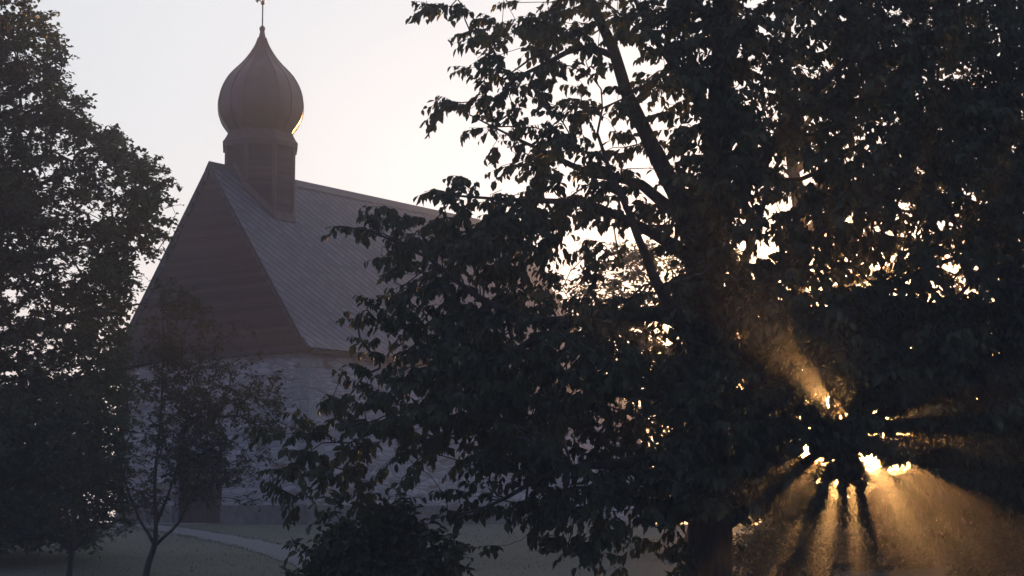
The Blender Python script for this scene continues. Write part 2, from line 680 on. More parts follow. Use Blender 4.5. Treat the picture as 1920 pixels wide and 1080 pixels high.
# onion dome
pz = [(255, 58), (248, 61), (243, 65), (236, 70), (228, 74.5), (219, 77.3), (210, 78.6), (203, 79), (195, 78.8), (187, 77.6), (178, 75.2), (168, 71.4), (158, 66.2), (148, 59.8),
      (140, 53), (133, 46.3), (126, 39.4), (119, 33.2), (112, 27.6), (104, 22), (96, 17), (88, 12.6), (80, 9.3), (73, 6.9), (66, 5.2), (60, 4.2), (56, 3.6)]
bm = bmesh.new()
SUB = 6
rs = [ring(bm, r_ / KPX, zt(y_), 8, SUB, .35) for y_, r_ in pz]
for a, b_ in zip(rs, rs[1:]): bridge(bm, a, b_)
dome = obj('onion_dome', bm, M_DOME, church, smooth=True)
dome.data.set_sharp_from_angle(angle=R(20)) if hasattr(dome.data, 'set_sharp_from_angle') else None
bm = bmesh.new()                             # standing seams
for i in range(8):
    for j in (0, 3):
        pts = []
        for y_, r_ in pz[:-3]:
            a0 = 2 * math.pi * (i - .5) / 8; a1 = a0 + math.pi / 4
            u = j / SUB
            R_ = r_ / KPX / math.cos(math.pi / 8)
            p = Vector((math.cos(a0), math.sin(a0), 0)) * R_ * (1 - u) + Vector((math.cos(a1), math.sin(a1), 0)) * R_ * u
            p = p.lerp(p.normalized() * r_ / KPX * 1.03, .35)
            d = p.normalized()
            side = Vector((-d.y, d.x, 0)) * (.013 if j == 0 else .008)
            c0 = Vector((turret_x, half, zt(y_)))
            pts.append([bm.verts.new(c0 + p * .995 - side), bm.verts.new(c0 + p + d * .022 - side), bm.verts.new(c0 + p + d * .022 + side), bm.verts.new(c0 + p * .995 + side)])
        for a, b_ in zip(pts, pts[1:]):
            for k in range(3):
                bm.faces.new((a[k], a[k + 1], b_[k + 1], b_[k]))
obj('standing_seams', bm, M_DOME, dome)
# finial and cross
def lathe(bm, prof, cx, cy, n=16):
    rows = [[bm.verts.new((cx + r_ * math.cos(2 * math.pi * i / n), cy + r_ * math.sin(2 * math.pi * i / n), z)) for i in range(n)] for r_, z in prof]
    for a, b_ in zip(rows, rows[1:]): bridge(bm, a, b_)
    bm.faces.new(rows[0]); bm.faces.new(rows[-1])
bm = bmesh.new()
lathe(bm, [(.075, zt(60)), (.088, zt(57)), (.090, zt(54)), (.06, zt(51.5)), (.03, zt(50))], turret_x, half)
lathe(bm, [(.022, zt(51)), (.020, zt(11))], turret_x, half, 8)
lathe(bm, [(.022, zt(11.5)), (.055, zt(10)), (.062, zt(8)), (.045, zt(6)), (.030, zt(4)), (.024, zt(2))], turret_x, half, 12)
cross = obj('finial', bm, M_IRON, dome, smooth=False)
bm = bmesh.new()
# the cross stands across the line of sight, like the gable
def ball(y, z, r_):
    bmesh.ops.create_uvsphere(bm, u_segments=10, v_segments=8, radius=r_, matrix=Matrix.Translation((turret_x, half + y, z)))
AH = zt(-1)
lathe(bm, [(.024, zt(3)), (.022, zt(-36))], turret_x, half, 8)
box(bm, turret_x - .018, turret_x + .018, half - .26, half + .26, AH - .022, AH + .022)
for s_ in (-1, 1):
    ball(s_ * .27, AH, .040); ball(s_ * .235, AH - .055, .034); ball(s_ * .235, AH + .055, .034)
    # scrolls in the angles
    for up in (-1, 1):
        pr = None
        for k in range(9):
            a = math.pi / 2 * k / 8
            y = s_ * (.20 - .17 * math.sin(a)); zz = AH + up * (.20 - .17 * math.cos(a))
            cur = (turret_x, half + y, zz)
            if pr:
                p, q = Vector(pr), Vector(cur)
                m = (p + q) / 2
                bmesh.ops.create_cone(bm, cap_ends=True, segments=6, radius1=.014, radius2=.014, depth=(q - p).length * 1.15,
                                      matrix=Matrix.Translation(m) @ (q - p).to_track_quat('Z', 'Y').to_matrix().to_4x4())
            pr = cur
for zz in (zt(-34),):
    ball(0, zz, .040); ball(-.05, zz - .04, .032); ball(.05, zz - .04, .032)
obj('cross', bm, M_IRON, dome)

# low chancel beyond the nave
CW0, CW1, CL = .95, W - .95, 4.1
bm = bmesh.new()
box(bm, L + .003, L + CL, CW0, CW1, 0, 4.15)
o = obj('chancel', bm, M_STONE, church)
uv_faces(o, wall_uv)
bm = bmesh.new()
zc, zr = 4.10, 5.9
yc = (CW0 + CW1) / 2
pts = [(L + .003, CW0 - .22, zc), (L + CL + .22, CW0 - .22, zc), (L + CL + .22, CW1 + .22, zc), (L + .003, CW1 + .22, zc), (L + .003, yc, zr), (L + CL - 2.2, yc, zr)]
v = [bm.verts.new(p) for p in pts]
lo = [bm.verts.new((p[0], p[1], p[2] - .10)) for p in pts[:4]]
for f in ((v[0], v[1], v[5], v[4]), (v[1], v[2], v[5]), (v[2], v[3], v[4], v[5]), (v[0], v[4], v[3]), (lo[0], lo[1], v[1], v[0]), (lo[1], lo[2], v[2], v[1]), (lo[2], lo[3], v[3], v[2]), (lo[3], lo[0], v[0], v[3]), (lo[0], lo[1], lo[2], lo[3])):
    bm.faces.new(f)
o2 = obj('chancel_roof', bm, M_SLATE, church)
uv_faces(o2, lambda co, nn: (co.x, (RH - co.z) * 1.6))

# grass blades over the lawn, thickest along the path
rg = np.random.default_rng(5)
nb = 17000
bx_ = rg.uniform(-16, 12, nb); by_ = rg.uniform(29, 50.5, nb)
pth = np.array([[c_.x, c_.y] for c_ in cl])
k_ = rg.integers(0, len(pth), 9000)
sgn_ = rg.choice([-1, 1], 9000)
bx_[:9000] = pth[k_, 0] + rg.normal(0, .25, 9000); by_[:9000] = pth[k_, 1] + sgn_ * rg.uniform(.42, .8, 9000)
d_ = np.min([np.hypot(bx_ - a_, (by_ - b2) ) for a_, b2 in pth], axis=0)
lx = (bx_ - KX) * U.x + (by_ - KY) * U.y
ly = -(bx_ - KX) * U.y + (by_ - KY) * U.x
ok = (d_ > .44) & ~((lx > -.2) & (ly > -.2))
bx_, by_ = bx_[ok], by_[ok]
nb = len(bx_)
bz_ = np.array([gz(a_, b2) for a_, b2 in zip(bx_, by_)])
hh = rg.uniform(.02, .055, nb); aa = rg.uniform(0, 6.28, nb); ww = rg.uniform(.005, .010, nb)
dx_, dy_ = np.cos(aa) * ww, np.sin(aa) * ww
B0 = np.stack([bx_ - dx_, by_ - dy_, bz_], 1); B1 = np.stack([bx_ + dx_, by_ + dy_, bz_], 1)
B2 = np.stack([bx_ + rg.normal(0, .02, nb), by_ + rg.normal(0, .02, nb), bz_ + hh], 1)
gr = np_mesh('grass', np.stack([B0, B1, B2], 1).reshape(-1, 3), np.arange(nb * 3).reshape(-1, 3), M_BLADE)
tag(gr, 'short grass standing on the lawn and along the path edges', kind='stuff')

# ------------------------------------------------------------------ trees
def reseed(k):
    global rng
    rng = np.random.default_rng(k)


def unit(a):
    return a / np.maximum(np.linalg.norm(a, axis=-1, keepdims=True), 1e-9)


def leaf_mesh(name, P, D, Nn, size, wid, mat, parent, rich=True, fold=.25, curl=.25, tone=None):
    """one leaf per row: base point P, direction D, face normal Nn"""
    n = len(P)
    D = unit(D)
    S = unit(np.cross(D, Nn))
    Nn = np.cross(S, D)
    L_ = size[:, None]
    Wd = (size * wid)[:, None]
    if rich:
        pts = [(0, 0), (.22, .42), (.62, .46), (1.0, 0), (.62, -.46), (.22, -.42)]
        vs = []
        for u, s in pts:
            off = D * (u * L_) + S * (s * Wd) + Nn * (abs(s) * Wd * fold * 2) - Nn * (curl * u * u * L_)
            vs.append(P + off)
        V = np.stack(vs, 1).reshape(-1, 3)
        b = np.arange(n)[:, None] * 6
        Fc = np.concatenate([b + np.array([[0, 1, 2, 3]]), b + np.array([[0, 3, 4, 5]])], 1).reshape(-1, 4)
        k = 2
    else:
        pts = [(0, 0), (.5, .5), (1.0, 0), (.5, -.5)]
        V = np.stack([P + D * (u * L_) + S * (s * Wd) + Nn * (abs(s) * Wd * .4) for u, s in pts], 1).reshape(-1, 3)
        b = np.arange(n)[:, None] * 4
        Fc = b + np.array([[0, 1, 2, 3]])
        k = 1
    if tone is None: tone = rng.random(n)
    return np_mesh(name, V, Fc, mat, parent, attr=np.repeat(np.clip(tone, 0, 1), k))


def tubes(name, lines, mat, parent, sides=5):
    """lines: list of (points (k,3), radii (k,)) -> one bark mesh of tapered tubes"""
    VV, FF = [], []
    off = 0
    for pts, rad in lines:
        pts = np.asarray(pts, float); rad = np.asarray(rad, float)
        sd_ = 12 if rad.max() > .12 else (8 if rad.max() > .04 else (5 if rad.max() > .012 else 3))
        k = len(pts)
        tan = unit(np.gradient(pts, axis=0))
        ref = np.array([0.13, .2, 1.0]) if abs(tan[0][2]) < .8 else np.array([1.0, .1, 0.0])
        u = unit(np.cross(tan, ref)); v = np.cross(tan, u)
        a = np.arange(sd_) * 2 * math.pi / sd_
        rr = rad[:, None] * (1 + (.06 * np.sin(3 * a + 1) if sd_ >= 8 else 0 * a))[None]
        ring_ = pts[:, None] + rr[..., None] * (np.cos(a)[None, :, None] * u[:, None] + np.sin(a)[None, :, None] * v[:, None])
        VV.append(ring_.reshape(-1, 3))
        i = np.arange(k - 1)[:, None] * sd_; j = np.arange(sd_)[None]
        j2 = (j + 1) % sd_
        FF.append((np.stack([i + j, i + j2, i + sd_ + j2, i + sd_ + j], -1) + off).reshape(-1, 4))
        off += k * sd_
    return np_mesh(name, np.concatenate(VV), np.concatenate(FF), mat, parent, smooth=True)


def spl(P, step=.25):
    """smooth polyline through P (k,4: xyz radius), resampled"""
    P = [np.array(p, float) for p in P]
    Q = [2 * P[0] - P[1]] + P + [2 * P[-1] - P[-2]]
    out = []
    for i in range(1, len(Q) - 2):
        a, b, c, d = Q[i - 1:i + 3]
        m = max(2, int(np.linalg.norm((c - b)[:3]) / step))
        for j in range(m):
            u = j / m
            out.append(.5 * (2 * b + (c - a) * u + (2 * a - 5 * b + 4 * c - d) * u * u + (3 * b - a - 3 * c + d) * u ** 3))
    out.append(P[-1])
    return np.array(out)


def limb(pts, wob=.03):
    """pts: (px, py, depth, radius) in the photograph's frame -> world limb"""
    P = []
    for px, py, Y, r in pts:
        v = at(px, py, Y)
        P.append((v.x, v.y, v.z, r))
    s = spl(P)
    n = len(s)
    for ax in (0, 1, 2):
        s[1:-1, ax] += np.convolve(rng.normal(0, wob, n + 4), np.ones(3) / 3, 'same')[2:-2][1:-1]
    return s


def connect(limbs, targets, sag=.12, r0=.004, power=.5, wob=.05, maxr=.09, upbias=.0):
    """grow a branch from the nearest wood to every target, nearest targets first.
    returns tube lines, and the outward direction of each twig's end"""
    nodes = np.concatenate([l[:, :3] for l in limbs])
    parent = -np.ones(len(nodes), int)
    o = 0
    for l in limbs:
        parent[o + 1:o + len(l)] = np.arange(o, o + len(l) - 1); o += len(l)
    main = len(nodes)
    dmin = np.full(len(targets), 1e9); amin = np.zeros(len(targets), int)
    for k0 in range(0, len(targets), 500):
        d = np.linalg.norm(targets[k0:k0 + 500, None] - nodes[None], axis=-1)
        dmin[k0:k0 + 500] = d.min(1); amin[k0:k0 + 500] = d.argmin(1)
    cap = len(nodes) + len(targets) * 5
    NO = np.zeros((cap, 3)); NO[:main] = nodes
    PA = -np.ones(cap, int); PA[:main] = parent
    nn = main
    order = np.argsort(dmin)
    ends = np.zeros((len(targets), 3))
    chains = []
    for t_i in order:
        T_ = targets[t_i]
        cand = NO[:nn]
        dv = T_ - cand
        d = np.sqrt((dv ** 2).sum(1))
        # prefer wood that lies lower / inward, so branches leave at natural angles
        cost = d + np.maximum(0, -dv[:, 2]) * .5
        a = int(cost.argmin())
        A = NO[a]
        dist = d[a]
        m = int(np.clip(dist / .22, 2, 5))
        if PA[a] >= 0:
            pd = A - NO[PA[a]]
            pd = pd / max(np.linalg.norm(pd), 1e-6)
        else:
            pd = np.array([0, 0, 1.0])
        c1 = A + pd * dist * .35 + np.array([0, 0, sag * dist + upbias * dist])
        c1 = c1 + rng.normal(0, wob * dist, 3)
        u = np.linspace(0, 1, m + 1)[1:, None]
        pts = (1 - u) ** 2 * A + 2 * u * (1 - u) * c1 + u * u * T_
        idx = np.arange(nn, nn + m)
        NO[idx] = pts
        PA[idx] = np.concatenate([[a], idx[:-1]])
        nn += m
        chains.append((a, idx))
        e_ = pts[-1] - pts[-2]
        ends[t_i] = e_ / max(np.linalg.norm(e_), 1e-6)
    cnt = np.zeros(nn)
    leafn = np.array([c[1][-1] for c in chains])
    cnt[leafn] += 1
    for i in range(nn - 1, main - 1, -1):
        if PA[i] >= main: cnt[PA[i]] += cnt[i]
    rad = np.minimum(r0 * np.maximum(cnt, 1) ** power, maxr)
    lines = []
    for a, idx in chains:
        pts = np.concatenate([NO[a][None], NO[idx]])
        r_ = np.concatenate([[rad[idx[0]]], rad[idx]])
        lines.append((pts, r_))
    return lines, ends


def clump(x, y, z):
    """slow noise that breaks a crown into boughs and gaps"""
    return (math.sin(x * 3.1 + 1.3 * math.sin(z * 2.3 + y)) + math.sin(z * 5.3 + 1.7 * math.sin(x * 1.9 - y * 1.1)) + math.sin(y * 2.3 + x * 1.3 + z * 3.7)) / 3


def grid_targets(rows, x0, y0, cw, ch, per, Yc, Ysd, ysdmax=2.5, gaps=1.0):
    """sprays scattered through the crown; rows give how dense each part of the crown is"""
    out = []
    for j, row in enumerate(rows):
        for i, c in enumerate(row):
            if c == '.': continue
            n = rng.poisson(9 * (int(c) / 9) ** 1.6 * per)
            for _ in range(n):
                px = x0 + (i + rng.random()) * cw
                py = y0 + (j + rng.random()) * ch
                Y = Yc + np.clip(rng.normal(0, Ysd), -ysdmax * Ysd, ysdmax * Ysd)
                p = at(px, py, Y)
                if gaps and int(c) < 9 and clump(*p) * gaps + rng.normal(0, .15) < -.28 + (int(c) - 5) * -.07: continue
                out.append(p)
    return np.array(out)


def sprays(T, E, n_leaf, length, size, centre, droop=.8, sidew=.6, tw=3, jit=.35, flat=.5):
    """leafy twigs at the targets T with end directions E"""
    P, D, NN, Z, TN = [], [], [], [], []
    lines = []
    for t_, e_ in zip(T, E):
        out = np.array([t_[0] - centre[0], t_[1] - centre[1], 0])
        out = out / max(np.linalg.norm(out), 1e-6)
        base = unit(e_ * .8 + out * .7 + np.array([0, 0, -.05]))
        tone = rng.random() * .6
        t_ = t_ - base * length * .5
        for k in range(tw):
            a = (k - (tw - 1) / 2) * .75 + rng.normal(0, .35)
            ca, sa = math.cos(a), math.sin(a)
            d = np.array([base[0] * ca - base[1] * sa, base[0] * sa + base[1] * ca, base[2] + rng.normal(0, flat * .35)])
            d /= np.linalg.norm(d)
            Lk = length * rng.uniform(.6, 1.15)
            nl = max(3, int(n_leaf / tw * rng.uniform(.7, 1.3)))
            u = (np.arange(nl) + rng.random(nl) * .6 + .3) / nl
            drop = -.22 * Lk * u ** 2
            pos = t_[None] + d[None] * (u * Lk)[:, None]
            pos[:, 2] += drop
            s = np.array([-d[1], d[0], 0]); s /= max(np.linalg.norm(s), 1e-6)
            sg = np.where(np.arange(nl) % 2 == 0, 1, -1)[:, None]
            dirs = d[None] * .55 + s[None] * sg * sidew + np.array([0, 0, -droop])[None] + rng.normal(0, jit, (nl, 3))
            nrm = np.array([0, 0, 1.0])[None] + d[None] * .4 + rng.normal(0, .5, (nl, 3))
            P.append(pos); D.append(dirs); NN.append(nrm)
            Z.append(size * np.clip(rng.normal(1, .28, nl), .4, 1.6))
            TN.append(np.full(nl, tone) + rng.random(nl) * .4)
            q = np.array([0, .35, .7, 1.0])[:, None]
            lp = t_[None] + d[None] * q * Lk
            lp[:, 2] += -.22 * Lk * q[:, 0] ** 2
            lines.append((lp, np.array([.0045, .0035, .0028, .002])))
    return np.concatenate(P), np.concatenate(D), np.concatenate(NN), np.concatenate(Z), np.concatenate(TN), lines


def in_gaps(P, cut, grow, fuzz):
    """which points lie where the crown lets the low sun through"""
    k = P[:, 1] - sunc.y
    dx = P[:, 0] - sunc.x - k * sd.x / sd.y
    dz = P[:, 2] - sunc.z - k * sd.z / sd.y
    hit = np.zeros(len(P), bool)
    for gx, gzz, rx, rz in cut:
        hit |= ((dx - gx) / (rx + min(grow, rx * .8))) ** 2 + ((dz - gzz) / (rz + min(grow, rz * .8))) ** 2 < 1 + (rng.uniform(-fuzz, fuzz, len(P)) if fuzz else 0)
    return hit


def make_tree(name, label, cat, limbs, T, leafmat, n_leaf, length, size, wid, rich=True, droop=.8, sidew=.6, tw=3, group=None,
              twigs=True, r0=.004, maxr=.09, sag=.12, bark=None, jit=.35, flat=.5, wob=.05, cut=None):
    base = limbs[0][0]
    c = (base[0], base[1])
    lines, E = connect(limbs, T, sag=sag, r0=r0, maxr=maxr, wob=wob)
    P, D, NN, Z, TN, tl = sprays(T, E, n_leaf, length, size, c, droop, sidew, tw, jit, flat)
    if cut:
        keep = ~in_gaps(P, cut, .06, .25)
        P, D, NN, Z, TN = P[keep], D[keep], NN[keep], Z[keep], TN[keep]
        tl = [l for l in tl if not in_gaps(l[0][1:3], cut, .04, 0).any()]
        lines = [l for l in lines if l[1].max() > .04 or not in_gaps(l[0], cut, .02, 0).any()]
    root = empty(name, (base[0], base[1], gz(base[0], base[1])))
    tag(root, label, cat, group)
    off = np.array([base[0], base[1], gz(base[0], base[1])])
    wood = [(l[:, :3] - off, l[:, 3]) for l in limbs] + [(p - off, r_) for p, r_ in lines]
    if twigs: wood += [(p - off, r_) for p, r_ in tl]
    tubes('trunk', wood, bark or M_BARK, root)
    leaf_mesh('crown', P - off, D, NN, Z, wid, leafmat, root, rich=rich, tone=TN)
    print(name, len(T), 'sprays', len(P), 'leaves')
    return root


# ---- the near tree, 22 m away
reseed(21)
YN = 22.0
def gl(px, Y, r, dz=-.2):
    """px column at ground level"""
    x = (px - 960) / 3376 * Y
    return (x, Y, gz(x, Y) + dz, r)
def world_limb(P, wob=.02):
    s = spl(P)
    s[1:-1, :2] += rng.normal(0, wob, (len(s) - 2, 2))
    return s
def W_(px, py, Y, r):
    v = at(px, py, Y)
    return (v.x, v.y, v.z, r)

trunk = world_limb([gl(1325, YN, .42), W_(1326, 1150, YN, .34), W_(1328, 1080, YN, .30), W_(1330, 1000, YN, .275), W_(1328, 850, YN, .255), W_(1326, 700, YN, .245),
                    W_(1322, 560, YN, .235), W_(1326, 450, YN, .215), W_(1340, 330, YN, .19), W_(1352, 200, YN, .165), W_(1356, 60, YN, .15), W_(1350, -100, YN, .12), W_(1360, -300, YN, .08), W_(1352, -480, YN, .03)], .012)
near_limbs = [trunk,
    limb([(1320, 520, YN, .16), (1285, 400, YN, .13), (1245, 320, YN - .1, .112), (1205, 240, YN - .2, .092), (1175, 170, YN - .3, .080), (1150, 90, YN - .3, .072), (1115, 20, YN - .3, .06), (1085, -70, YN - .3, .055), (1060, -190, YN - .3, .03)], .015),
    limb([(1160, 110, YN - .3, .05), (1110, 92, YN - .4, .042), (1060, 100, YN - .5, .034), (1010, 125, YN - .6, .027), (965, 150, YN - .7, .018), (930, 185, YN - .8, .010)]),
    limb([(1045, 60, YN - .5, .02), (1010, 95, YN - .5, .018), (975, 125, YN - .6, .012), (945, 150, YN - .6, .008)]),
    limb([(1195, 190, YN - .2, .045), (1225, 160, YN + .2, .035), (1260, 120, YN + .5, .024), (1300, 85, YN + .8, .014)]),
    limb([(1300, 430, YN, .09), (1200, 345, YN + .4, .065), (1110, 330, YN + .8, .05), (1030, 290, YN + .9, .032), (960, 260, YN + 1.0, .018), (880, 215, YN + 1.0, .010)]),
    limb([(1315, 500, YN, .10), (1220, 440, YN - .6, .07), (1120, 385, YN - .9, .05), (1020, 375, YN - 1.1, .034), (920, 372, YN - 1.2, .02), (830, 365, YN - 1.3, .012)]),
    limb([(1325, 640, YN, .12), (1260, 600, YN - .3, .10), (1180, 592, YN - .6, .085), (1090, 600, YN - .8, .07), (1000, 605, YN - 1.0, .052), (900, 560, YN - 1.2, .036), (800, 490, YN - 1.3, .022), (700, 440, YN - 1.4, .011), (640, 425, YN - 1.4, .005)]),
    limb([(1080, 602, YN - .8, .06), (1000, 640, YN - .6, .048), (920, 700, YN - .4, .038), (850, 760, YN - .3, .028), (790, 790, YN - .2, .020), (720, 805, YN - .2, .014), (660, 830, YN - .2, .011), (610, 832, YN - .2, .008), (560, 870, YN - .2, .005), (525, 910, YN - .2, .003)]),
    limb([(640, 832, YN - .2, .008), (600, 820, YN - .2, .006), (575, 812, YN - .2, .005), (520, 815, YN - .2, .003)], .01),
    limb([(665, 828, YN - .2, .008), (640, 795, YN - .2, .006), (625, 770, YN - .2, .004), (600, 752, YN - .2, .003)], .01),
    limb([(1325, 760, YN, .11), (1240, 740, YN + .8, .08), (1150, 730, YN + 1.4, .06), (1060, 700, YN + 1.8, .04), (980, 720, YN + 2.1, .025), (920, 790, YN + 2.2, .013)]),
    limb([(1325, 900, YN, .10), (1240, 860, YN - .5, .075), (1150, 870, YN - .9, .055), (1050, 880, YN - 1.2, .038), (950, 930, YN - 1.4, .022), (880, 960, YN - 1.5, .012), (800, 975, YN - 1.5, .006)]),
    limb([(1328, 1000, YN, .09), (1260, 950, YN + .5, .06), (1180, 940, YN + .8, .04), (1100, 950, YN + 1.0, .025), (1010, 960, YN + 1.1, .014)]),
    limb([(1332, 1000, YN, .10), (1400, 950, YN + .1, .085), (1470, 893, YN + .2, .07), (1540, 848, YN + .2, .055), (1600, 790, YN + .2, .042), (1640, 700, YN + .2, .03), (1680, 600, YN + .2, .016)]),
    limb([(1328, 820, YN, .12), (1400, 740, YN - .5, .09), (1490, 690, YN - 1, .07), (1590, 600, YN - 1.3, .05), (1700, 520, YN - 1.5, .035), (1830, 470, YN - 1.5, .02)]),
    limb([(1326, 650, YN, .13), (1400, 560, YN + .5, .10), (1500, 470, YN + 1, .08), (1610, 380, YN + 1.3, .06), (1730, 290, YN + 1.5, .045), (1850, 200, YN + 1.6, .03), (1960, 110, YN + 1.7, .016)]),
    limb([(1335, 420, YN, .12), (1400, 330, YN - .5, .09), (1480, 230, YN - .9, .065), (1570, 130, YN - 1.1, .045), (1680, 40, YN - 1.2, .03), (1800, -60, YN - 1.2, .015)]),
    limb([(1352, 250, YN, .10), (1290, 170, YN + .5, .06), (1230, 80, YN + .8, .04), (1180, -20, YN + 1.0, .02)]),
    limb([(1328, 700, YN, .12), (1340, 610, YN + 1.0, .09), (1400, 480, YN + 2.2, .06), (1450, 330, YN + 3.0, .035), (1520, 180, YN + 3.4, .016)]),
    limb([(1328, 740, YN, .12), (1300, 640, YN - 1.0, .09), (1230, 520, YN - 2.0, .06), (1180, 400, YN - 2.6, .035), (1120, 250, YN - 2.8, .016)]),
]
#        480 560 640 720 800 880 960 ... each cell 80 x 80
rows = [
    '......12345677665432....',
    '.....1234567777777665...',
    '....12334566788877766655',
    '...1135567788998887776666',   # y 0
    '.....4434567889988877776',   # 80
    '....13433357799999888877',   # 160
    '....03545357799999988888',   # 240
    '....14665567789989988888',   # 320
    '..148975435687887888888',   # 400
    '...57754337788776688888',   # 480
    '..268877656997666789988',   # 560
    '..269988987877678999999',   # 640
    '..359987667877788999999',   # 720
    '..357985667877779999999',   # 800
    '..345678899998999987777',   # 880 -> 960
    '..1112346521..122..12.......',   # 960
    '.......1112.............',   # 1040
]
T = grid_targets(rows, 480, -240, 80, 80, 3.2, YN, 1.35)
# boughs hanging in front of the trunk
T = np.concatenate([T, np.array([at(rng.uniform(1255, 1410), rng.uniform(-100, 905), YN - rng.uniform(.5, 1.6)) for _ in range(230)])])
# dense low boughs on the sun's side
T = np.concatenate([T, np.array([at(rng.uniform(1420, 2060), rng.uniform(560, 935), YN + rng.normal(0, 1.3)) for _ in range(1150)]
    + [at(rng.uniform(1440, 1940), rng.uniform(862, 930), YN + rng.normal(0, .9)) for _ in range(210)])])
# the crown is thin in a few places around where the low sun shines through it (offsets in metres from the sun's line through the crown)
sunc = at(1592, 800, YN)
SUN_GAPS = [(.22, -.62, .12, .34), (.01, -.70, .05, .22), (-.20, -.74, .06, .14), (.60, -.46, .20, .08), (.68, -.04, .16, .03), (-.46, -.37, .17, .045), (-.60, -.12, .08, .012),
            (-.26, .34, .03, .09), (.20, .36, .025, .09), (-.42, -.62, .05, .04), (.68, -.62, .05, .04), (-.10, .30, .03, .03)]
grg = np.random.default_rng(77)
for k in range(40):          # pinholes between single leaves
    a_ = grg.uniform(0, 6.28); r_ = grg.uniform(.16, .95)
    SUN_GAPS.append((r_ * math.cos(a_), r_ * math.sin(a_) * .8 - .05, grg.uniform(.010, .030), grg.uniform(.010, .030)))
ends_px = [(475, 808), (510, 812), (550, 818), (560, 778), (625, 742), (600, 750), (640, 768), (590, 812), (655, 790), (690, 795), (530, 880), (520, 925), (505, 905), (548, 885), (545, 960), (560, 935), (580, 850), (600, 870),
           (640, 850), (660, 885), (690, 900), (620, 905), (675, 715), (630, 425), (660, 428), (700, 410), (712, 392), (690, 430), (745, 395), (775, 20), (815, 10), (845, 12), (865, 8), (800, 2), (815, 195), (830, 185), (805, 225), (845, 200), (855, 130), (795, 360), (830, 358), (715, 478), (680, 585), (675, 635), (730, 500), (700, 560),
           (870, 75), (905, 70), (895, 110), (935, 60), (690, 655), (985, 240), (1060, 130), (1050, 270), (960, 215), (925, 235), (880, 240), (900, 150), (890, 190), (865, 330), (850, 345), (880, 60), (900, 25), (925, 95), (640, 700), (665, 745), (700, 735), (880, 362), (905, 376), (935, 368), (965, 382), (848, 372)]
T = np.concatenate([T, np.array([at(x, y, YN - .4 + rng.normal(0, .3)) for x, y in ends_px])])
extra = []
for l_ in near_limbs[1:]:
    for q_ in l_[:: 2]:
        if q_[3] < .034:
            extra.append(q_[:3] + rng.normal(0, .16, 3))
T = np.concatenate([T, np.array(extra)])

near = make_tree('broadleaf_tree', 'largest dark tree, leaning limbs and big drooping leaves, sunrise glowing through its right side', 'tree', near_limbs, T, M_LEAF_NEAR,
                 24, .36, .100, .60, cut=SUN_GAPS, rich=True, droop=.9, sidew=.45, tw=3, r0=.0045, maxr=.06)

# ---- tall maple on the left, 36 m
reseed(22)
YM = 36.0
def tree_limbs(px, Y, top_py, r, spread, n, yspread=2.5, lean=0, start=.3, seed=0):
    """a trunk to top_py with n side limbs (spread in px)"""
    rg = np.random.default_rng(seed)
    b = gl(px, Y, r * 1.35)
    zb = b[2]
    tp = at(px + lean, top_py, Y)
    P = [b]
    for k in range(1, 7):
        u = k / 6
        P.append((b[0] + (tp.x - b[0]) * u + rg.normal(0, .12), Y + rg.normal(0, .12), zb + (tp.z - zb) * u, r * (1 - u) ** .8 + .015))
    tr = spl(P)
    out = [tr]
    for k in range(n):
        u = start + (.92 - start) * (k + rg.random() * .5) / n
        i = int(u * (len(tr) - 1))
        a = tr[i]
        ang = rg.random() * 2 * math.pi if k > 3 else [0, math.pi, .5, 2.6][k]
        Lh = spread / 3376 * Y * (1 - .55 * u) * rg.uniform(.75, 1.15)
        q = []
        for m in range(5):
            s_ = m / 4
            q.append((a[0] + math.cos(ang) * Lh * s_, a[1] + math.sin(ang) * min(Lh, yspread) * s_, a[2] + Lh * (.75 * s_ - .25 * s_ * s_) * .6, a[3] * .6 * (1 - s_) + .012))
        out.append(spl(q))
    return out
fixed = []       # cells 60 x 60 from x=-420, y=-180; the crown's right edge row by row
for k, xe in enumerate([30, 50, 60, 85, 100, 112, 170, 245, 300, 300, 285, 255, 235, 235, 255, 265, 265, 255, 225, 190]):
    n_ = (xe + 420) / 60
    body = '7' if k < 8 else ('9' if k < 19 else '7')
    inner = body * (int(n_) - 3)
    if 7 <= k < 15: inner = inner[:-3] + '655'
    fixed.append('..' + inner + ('7' if k > 3 else '5') + (str(max(1, int(7 * (n_ % 1)))) if n_ % 1 > .15 else ''))
T = grid_targets(fixed, -420, -180, 60, 60, 6.5, YM, 1.7, gaps=.6)
edge = [(100, 55), (90, 35), (60, 20), (115, 100), (128, 160), (120, 130), (130, 205), (165, 240), (205, 265), (240, 290), (275, 300), (310, 320), (330, 335), (325, 375), (330, 410), (320, 440), (300, 470), (265, 285), (180, 235), (150, 222), (50, 5), (300, 345), (285, 330), (260, 500), (250, 540), (110, 75), (75, 60), (95, 110), (105, 185)]
T = np.concatenate([T, np.array([at(x - 6, y + 3, YM - .5 + rng.normal(0, .6)) for x, y in edge for _ in range(2)])])
ml = tree_limbs(-60, YM, -260, .30, 420, 14, seed=3, start=.2)
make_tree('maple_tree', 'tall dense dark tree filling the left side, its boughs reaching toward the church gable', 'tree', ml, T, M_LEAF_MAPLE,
          32, .36, .095, .85, rich=False, droop=.25, sidew=.8, tw=4, r0=.006, maxr=.10, jit=.5, flat=1.2)

